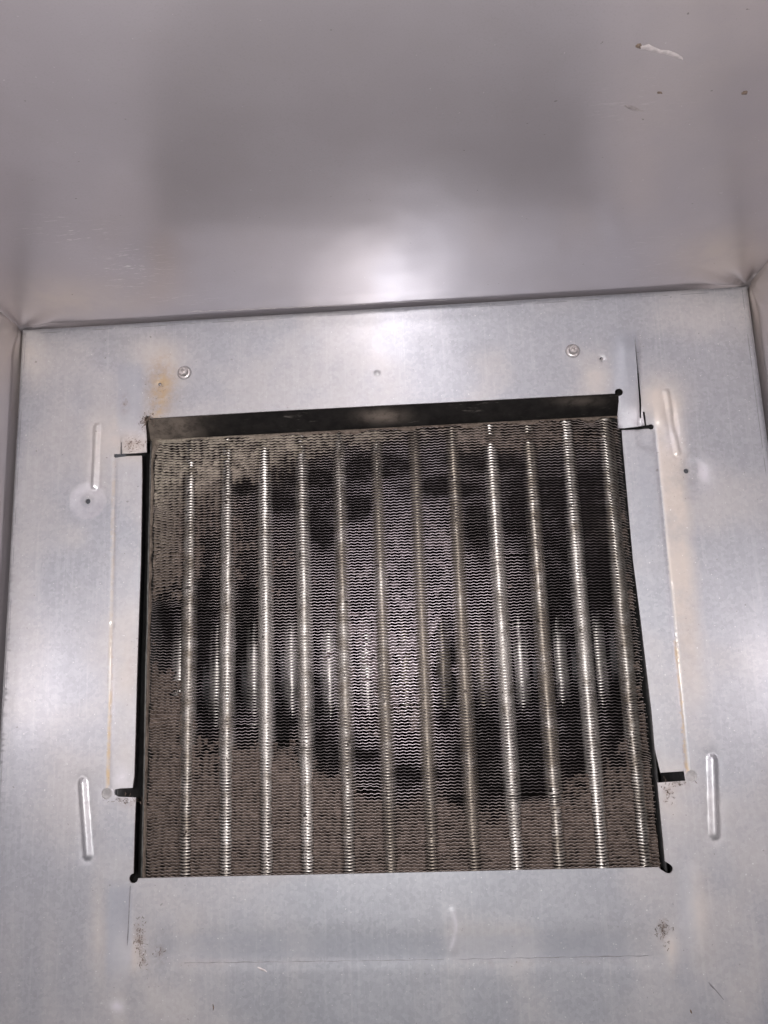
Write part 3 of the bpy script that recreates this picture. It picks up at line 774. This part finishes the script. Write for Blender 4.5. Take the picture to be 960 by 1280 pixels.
plate('side_casing', (X_R + .016, Y_TOP + .01, -.004), (X_R + .016, yb_, -.004), (X_R + .010, yb_, -D - .05), (X_R + .010, Y_TOP + .01, -D - .05), M_DARK, 60, 8)
plate('back_plate', (X_L - .02, yb_ - .01, -D - .075), (X_R + .03, yb_ - .01, -D - .075), (X_R + .03, Y_TOP + .02, -D - .075), (X_L - .02, Y_TOP + .02, -D - .075), M_DARK, 20, 20)
plate('bottom_plate', (X_L - .02, yb_, -.006), (X_R + .03, yb_, -.006), (X_R + .03, yb_, -D - .075), (X_L - .02, yb_, -D - .075), M_DARK, 20, 8)

# thick lint bank in the upper left corner and down the left edge
def lint_bank():
    nu, nv = 26, 240
    u, v = np.meshgrid(np.linspace(0, 1, nu), np.linspace(0, 1, nv), indexing='ij')
    Yv = Y_TOP + .0015 - v * (Y_TOP - Y_BOT)
    px, py = pix(np.stack([np.full_like(Yv, X_L), Yv, np.full_like(Yv, -D)], -1))
    wdt = .0013 + .0050 * sm(575, 545, py) + .0022 * (fbm(u * 0, Yv, .008, 2) - .4) + .009 * sm(552, 538, py)
    wdt = np.maximum(wdt, .0008)
    X = X_L - .0016 + u * wdt
    Z = -D + .0004 + .0012 * np.sin(u * math.pi) * (.5 + fbm(X, Yv, .003, 6)) + .0007 * (fbm(X, Yv, .0012, 16) - .5) - .0016 * u ** 2
    tn = .35 + .65 * sm(800, 560, py) * fbm(X, Yv, .006, 12)
    me = mesh_np('lint_bank', np.stack([X, Yv, Z], -1).reshape(-1, 3), grid_faces(nu, nv)[:, ::-1], [M_DUST], True, None, {'tan': np.clip(tn, 0, .9).ravel() * .6})
    o = cl(ob('lint_bank', me, COIL)); o['kind'] = 'stuff'
lint_bank()
def lip_lint():
    u = np.linspace(X_L, X_R + .004, 700); v = np.linspace(0, 1, 5)
    U, V = np.meshgrid(u, v, indexing='ij')
    hgt = .0004 + .0034 * np.clip(fbm(U, U * 0, .010, 3) - .42, 0, 1) * 2 + .0009 * np.clip(vnoise(U, U * 0, .0015, 8) - .4, 0, 1)
    Yv = Y_TOP + .0008 - V * (hgt + .0006); Z = -D + .0009 * np.sin(V * math.pi) + .0004 * vnoise(U, V, .0015, 4)
    px, _ = pix(np.stack([U, Yv, Z], -1)); tn = sm(420, 220, px) * .7 + .25 * vnoise(U, V, .02, 4)
    me = mesh_np('lip_lint', np.stack([U, Yv, Z], -1).reshape(-1, 3), grid_faces(*U.shape)[:, ::-1], [M_DUST], True, None, {'tan': np.clip(tn, 0, 1).ravel()})
    o = cl(ob('lip_lint', me, COIL)); o['kind'] = 'stuff'
lip_lint()

# ------------------------------------------------------------------ small dirt and residue lying on the sheet
def lint(px, py, rx, ry, n, label, z0=.0006, curl=1.0, mat=None, group=None, cat='lint'):
    bm = bmesh.new(); c = P(px, py)
    for _ in range(n):
        a = random.gauss(0, .45) * rx * .00049; b = random.gauss(0, .45) * ry * .00049
        h = float(height(np.array([c[0] + a]), np.array([c[1] + b]))[0])
        p = Vector((a, b, h + random.uniform(.0001, .0008))); d = Vector((random.gauss(0, 1), random.gauss(0, 1), random.gauss(0, .25))).normalized()
        r = random.uniform(.00007, .00022); prev = None
        for s in range(random.randint(3, 6)):
            q = [bm.verts.new(p + Vector((math.cos(t) * r, math.sin(t) * r * .6, math.sin(t) * r))) for t in (0, 2.1, 4.2)]
            if prev:
                for k in range(3): bm.faces.new((prev[k], prev[(k + 1) % 3], q[(k + 1) % 3], q[k]))
            prev = q; p = p + d * random.uniform(.0002, .0006); p.z = max(p.z, h + .0001)
            d = (d + Vector((random.gauss(0, .6), random.gauss(0, .6), random.gauss(0, .2))) * curl).normalized()
    o = bm_obj('lint_tuft', bm, mat or M_LINT); o.location = (c[0], c[1], 0)
    return tag(o, label, cat, group)
G = 'lint tufts stuck to the panel'
lint(174, 1172, 8, 26, 46, 'rusty brown lint streak below the lower left corner of the opening', group=G)
lint(178, 1200, 8, 12, 18, 'small dark lint speck beneath the lower left streak', group=G)
lint(200, 1190, 12, 10, 12, 'sparse dark fibres to the right of the lower left lint streak', group=G)
lint(829, 1161, 9, 10, 46, 'dark brown lint knot below the lower right corner of the opening', group=G)
lint(831, 1175, 4, 18, 16, 'thin brown lint tail hanging under the lower right knot', group=G)
lint(157, 1000, 26, 5, 40, 'brown lint caught under the lower left slot', group=G)
lint(836, 992, 6, 16, 22, 'dark lint wisp below the lower right slot', group=G)
lint(846, 979, 22, 3, 22, 'crumbly lint along the edge of the lower right slot', group=G)
lint(184, 526, 11, 10, 60, 'fuzzy grey lint clump on the upper left corner of the opening', group=G)
lint(168, 557, 16, 9, 22, 'fine dark fibres on the small tab above the upper left slot', group=G)

def smear(name, pts, r, mat, label, cat, y_wall=True, group=None, h0=.0003):
    """a thin raised streak following points traced on the sheet"""
    bm = bmesh.new(); W = []
    for (x, y, s) in pts:
        if y_wall: p = PY(x, y, YT + .0012); W.append((Vector(p), s))
        else:
            p = P(x, y); W.append((Vector((p[0], p[1], float(height(np.array([p[0]]), np.array([p[1]]))[0]))), s))
    up = Vector((0, -1, 0)) if y_wall else Vector((0, 0, 1))
    if y_wall:
        dg = bpy.context.evaluated_depsgraph_get()
        for i, (p, s) in enumerate(W):
            ok, loc, nr, _ = W_UP.ray_cast(Vector((p.x, p.y - .05, p.z)), Vector((0, 1, 0)))
            if ok: W[i] = (loc, s)
    prev = None
    for i, (p, s) in enumerate(W):
        d = (W[min(i + 1, len(W) - 1)][0] - W[max(i - 1, 0)][0]).normalized(); sd = d.cross(up).normalized()
        q = [bm.verts.new(p + sd * (s * r * k) + up * (h0 * (1 - abs(k) ** 2) + .00002)) for k in (-1, -.4, .4, 1)]
        if prev:
            for k in range(3): bm.faces.new((prev[k], prev[k + 1], q[k + 1], q[k]))
        prev = q
    return tag(bm_obj(name, bm, mat, None, True), label, cat, group)
smear('residue_smear', [(797, 52, .3), (802, 55, .9), (808, 54, 1.3), (815, 57, 1.0), (824, 60, .8), (833, 61, 1.0), (842, 64, .9), (850, 68, .7), (853, 70, .2)], .0011, M_PALE, 'pale squiggly smear high on the upper sheet', 'smear')
smear('residue_smear', [(780, 127, .2), (787, 129, .9), (795, 132, .8), (803, 134, .2)], .0012, mat_simple('grey_smudge', (.30, .27, .27), .4, .5), 'faint short grey smudge below the pale squiggle', 'smudge')
smear('dirt_speck', [(927.5, 111, .3), (929.5, 112, 1), (931, 113, .9), (932.5, 114, .3)], .0013, M_LINT, 'tiny dark speck near the right border of the upper sheet', 'speck')
smear('dirt_speck', [(795, 51, .3), (797, 52, 1), (799, 54, .8), (800, 56, .2)], .0012, M_LINT, 'tiny brown speck touching the end of the pale squiggle', 'speck')
smear('dirt_speck', [(821, 110, .3), (823, 111, 1), (825, 111, .8), (827, 112, .2)], .0008, M_LINT, 'tiny dark speck beside the grey smudge', 'speck')
pts = [(x, 388 - (x - 235) * .0375 - .6 + .5 * math.sin(x * .3), .35 + .65 * (math.sin(x * .31) * math.sin(x * .083) > -.25)) for x in range(235, 560, 4)]
smear('scratch_line', pts, .0005, M_PALE, 'thin bright scratch running along the foot of the upper sheet', 'scratch', h0=.0001)
smear('foil_chip', [(322, 1209, .5), (326, 1211, 1), (331, 1213, .8), (334, 1215, .2)], .0006, M_PALE, 'tiny bright sliver lying on the panel below the opening', 'chip', False)
pts = [(x, 1203.5 - (x - 250) * .0125 + .4 * math.sin(x * .2), .5 + .25 * math.sin(x * .11) * math.sin(x * .047)) for x in range(230, 560, 5)]
M_SCORE = mat_simple('dark_score', (.20, .195, .21), .5, .5)
smear('score_line', pts, .00028, M_SCORE, 'faint dark scored line under the lower left part of the opening', 'score line', False, 'scored lines below the opening', .00008)
pts = [(x, 1199.6 - (x - 560) * .0175 + .4 * math.sin(x * .23), .6 + .4 * math.sin(x * .13) * math.sin(x * .047)) for x in range(566, 816, 5)]
smear('score_line', pts, .00028, M_SCORE, 'faint dark scored line ending under the lower right corner of the opening', 'score line', False, 'scored lines below the opening', .00008)
smear('score_line', [(163, 1107, .5), (162, 1125, 1), (161, 1150, .8), (159.5, 1175, 1), (159, 1182, .3)], .0003, M_SCORE, 'short upright dark line below the lower left corner hole', 'score line', False, None, .00008)
smear('scratch_line', [(886, 1228, .4), (889, 1232, 1), (895, 1238, .5), (905, 1250, .3)], .0005, M_SCORE, 'short slanting scratch near the lower right corner', 'scratch', False, None, .00008)
smear('dirt_speck', [(266, 1255, .4), (267, 1259, 1), (266.5, 1263, .4)], .0004, M_LINT, 'tiny dark speck below the coil, left of centre', 'speck', False)
smear('dirt_speck', [(863, 1262, .4), (864, 1265, 1), (865, 1267, .4)], .0005, M_LINT, 'tiny dark speck close under the slanting scratch', 'speck', False)
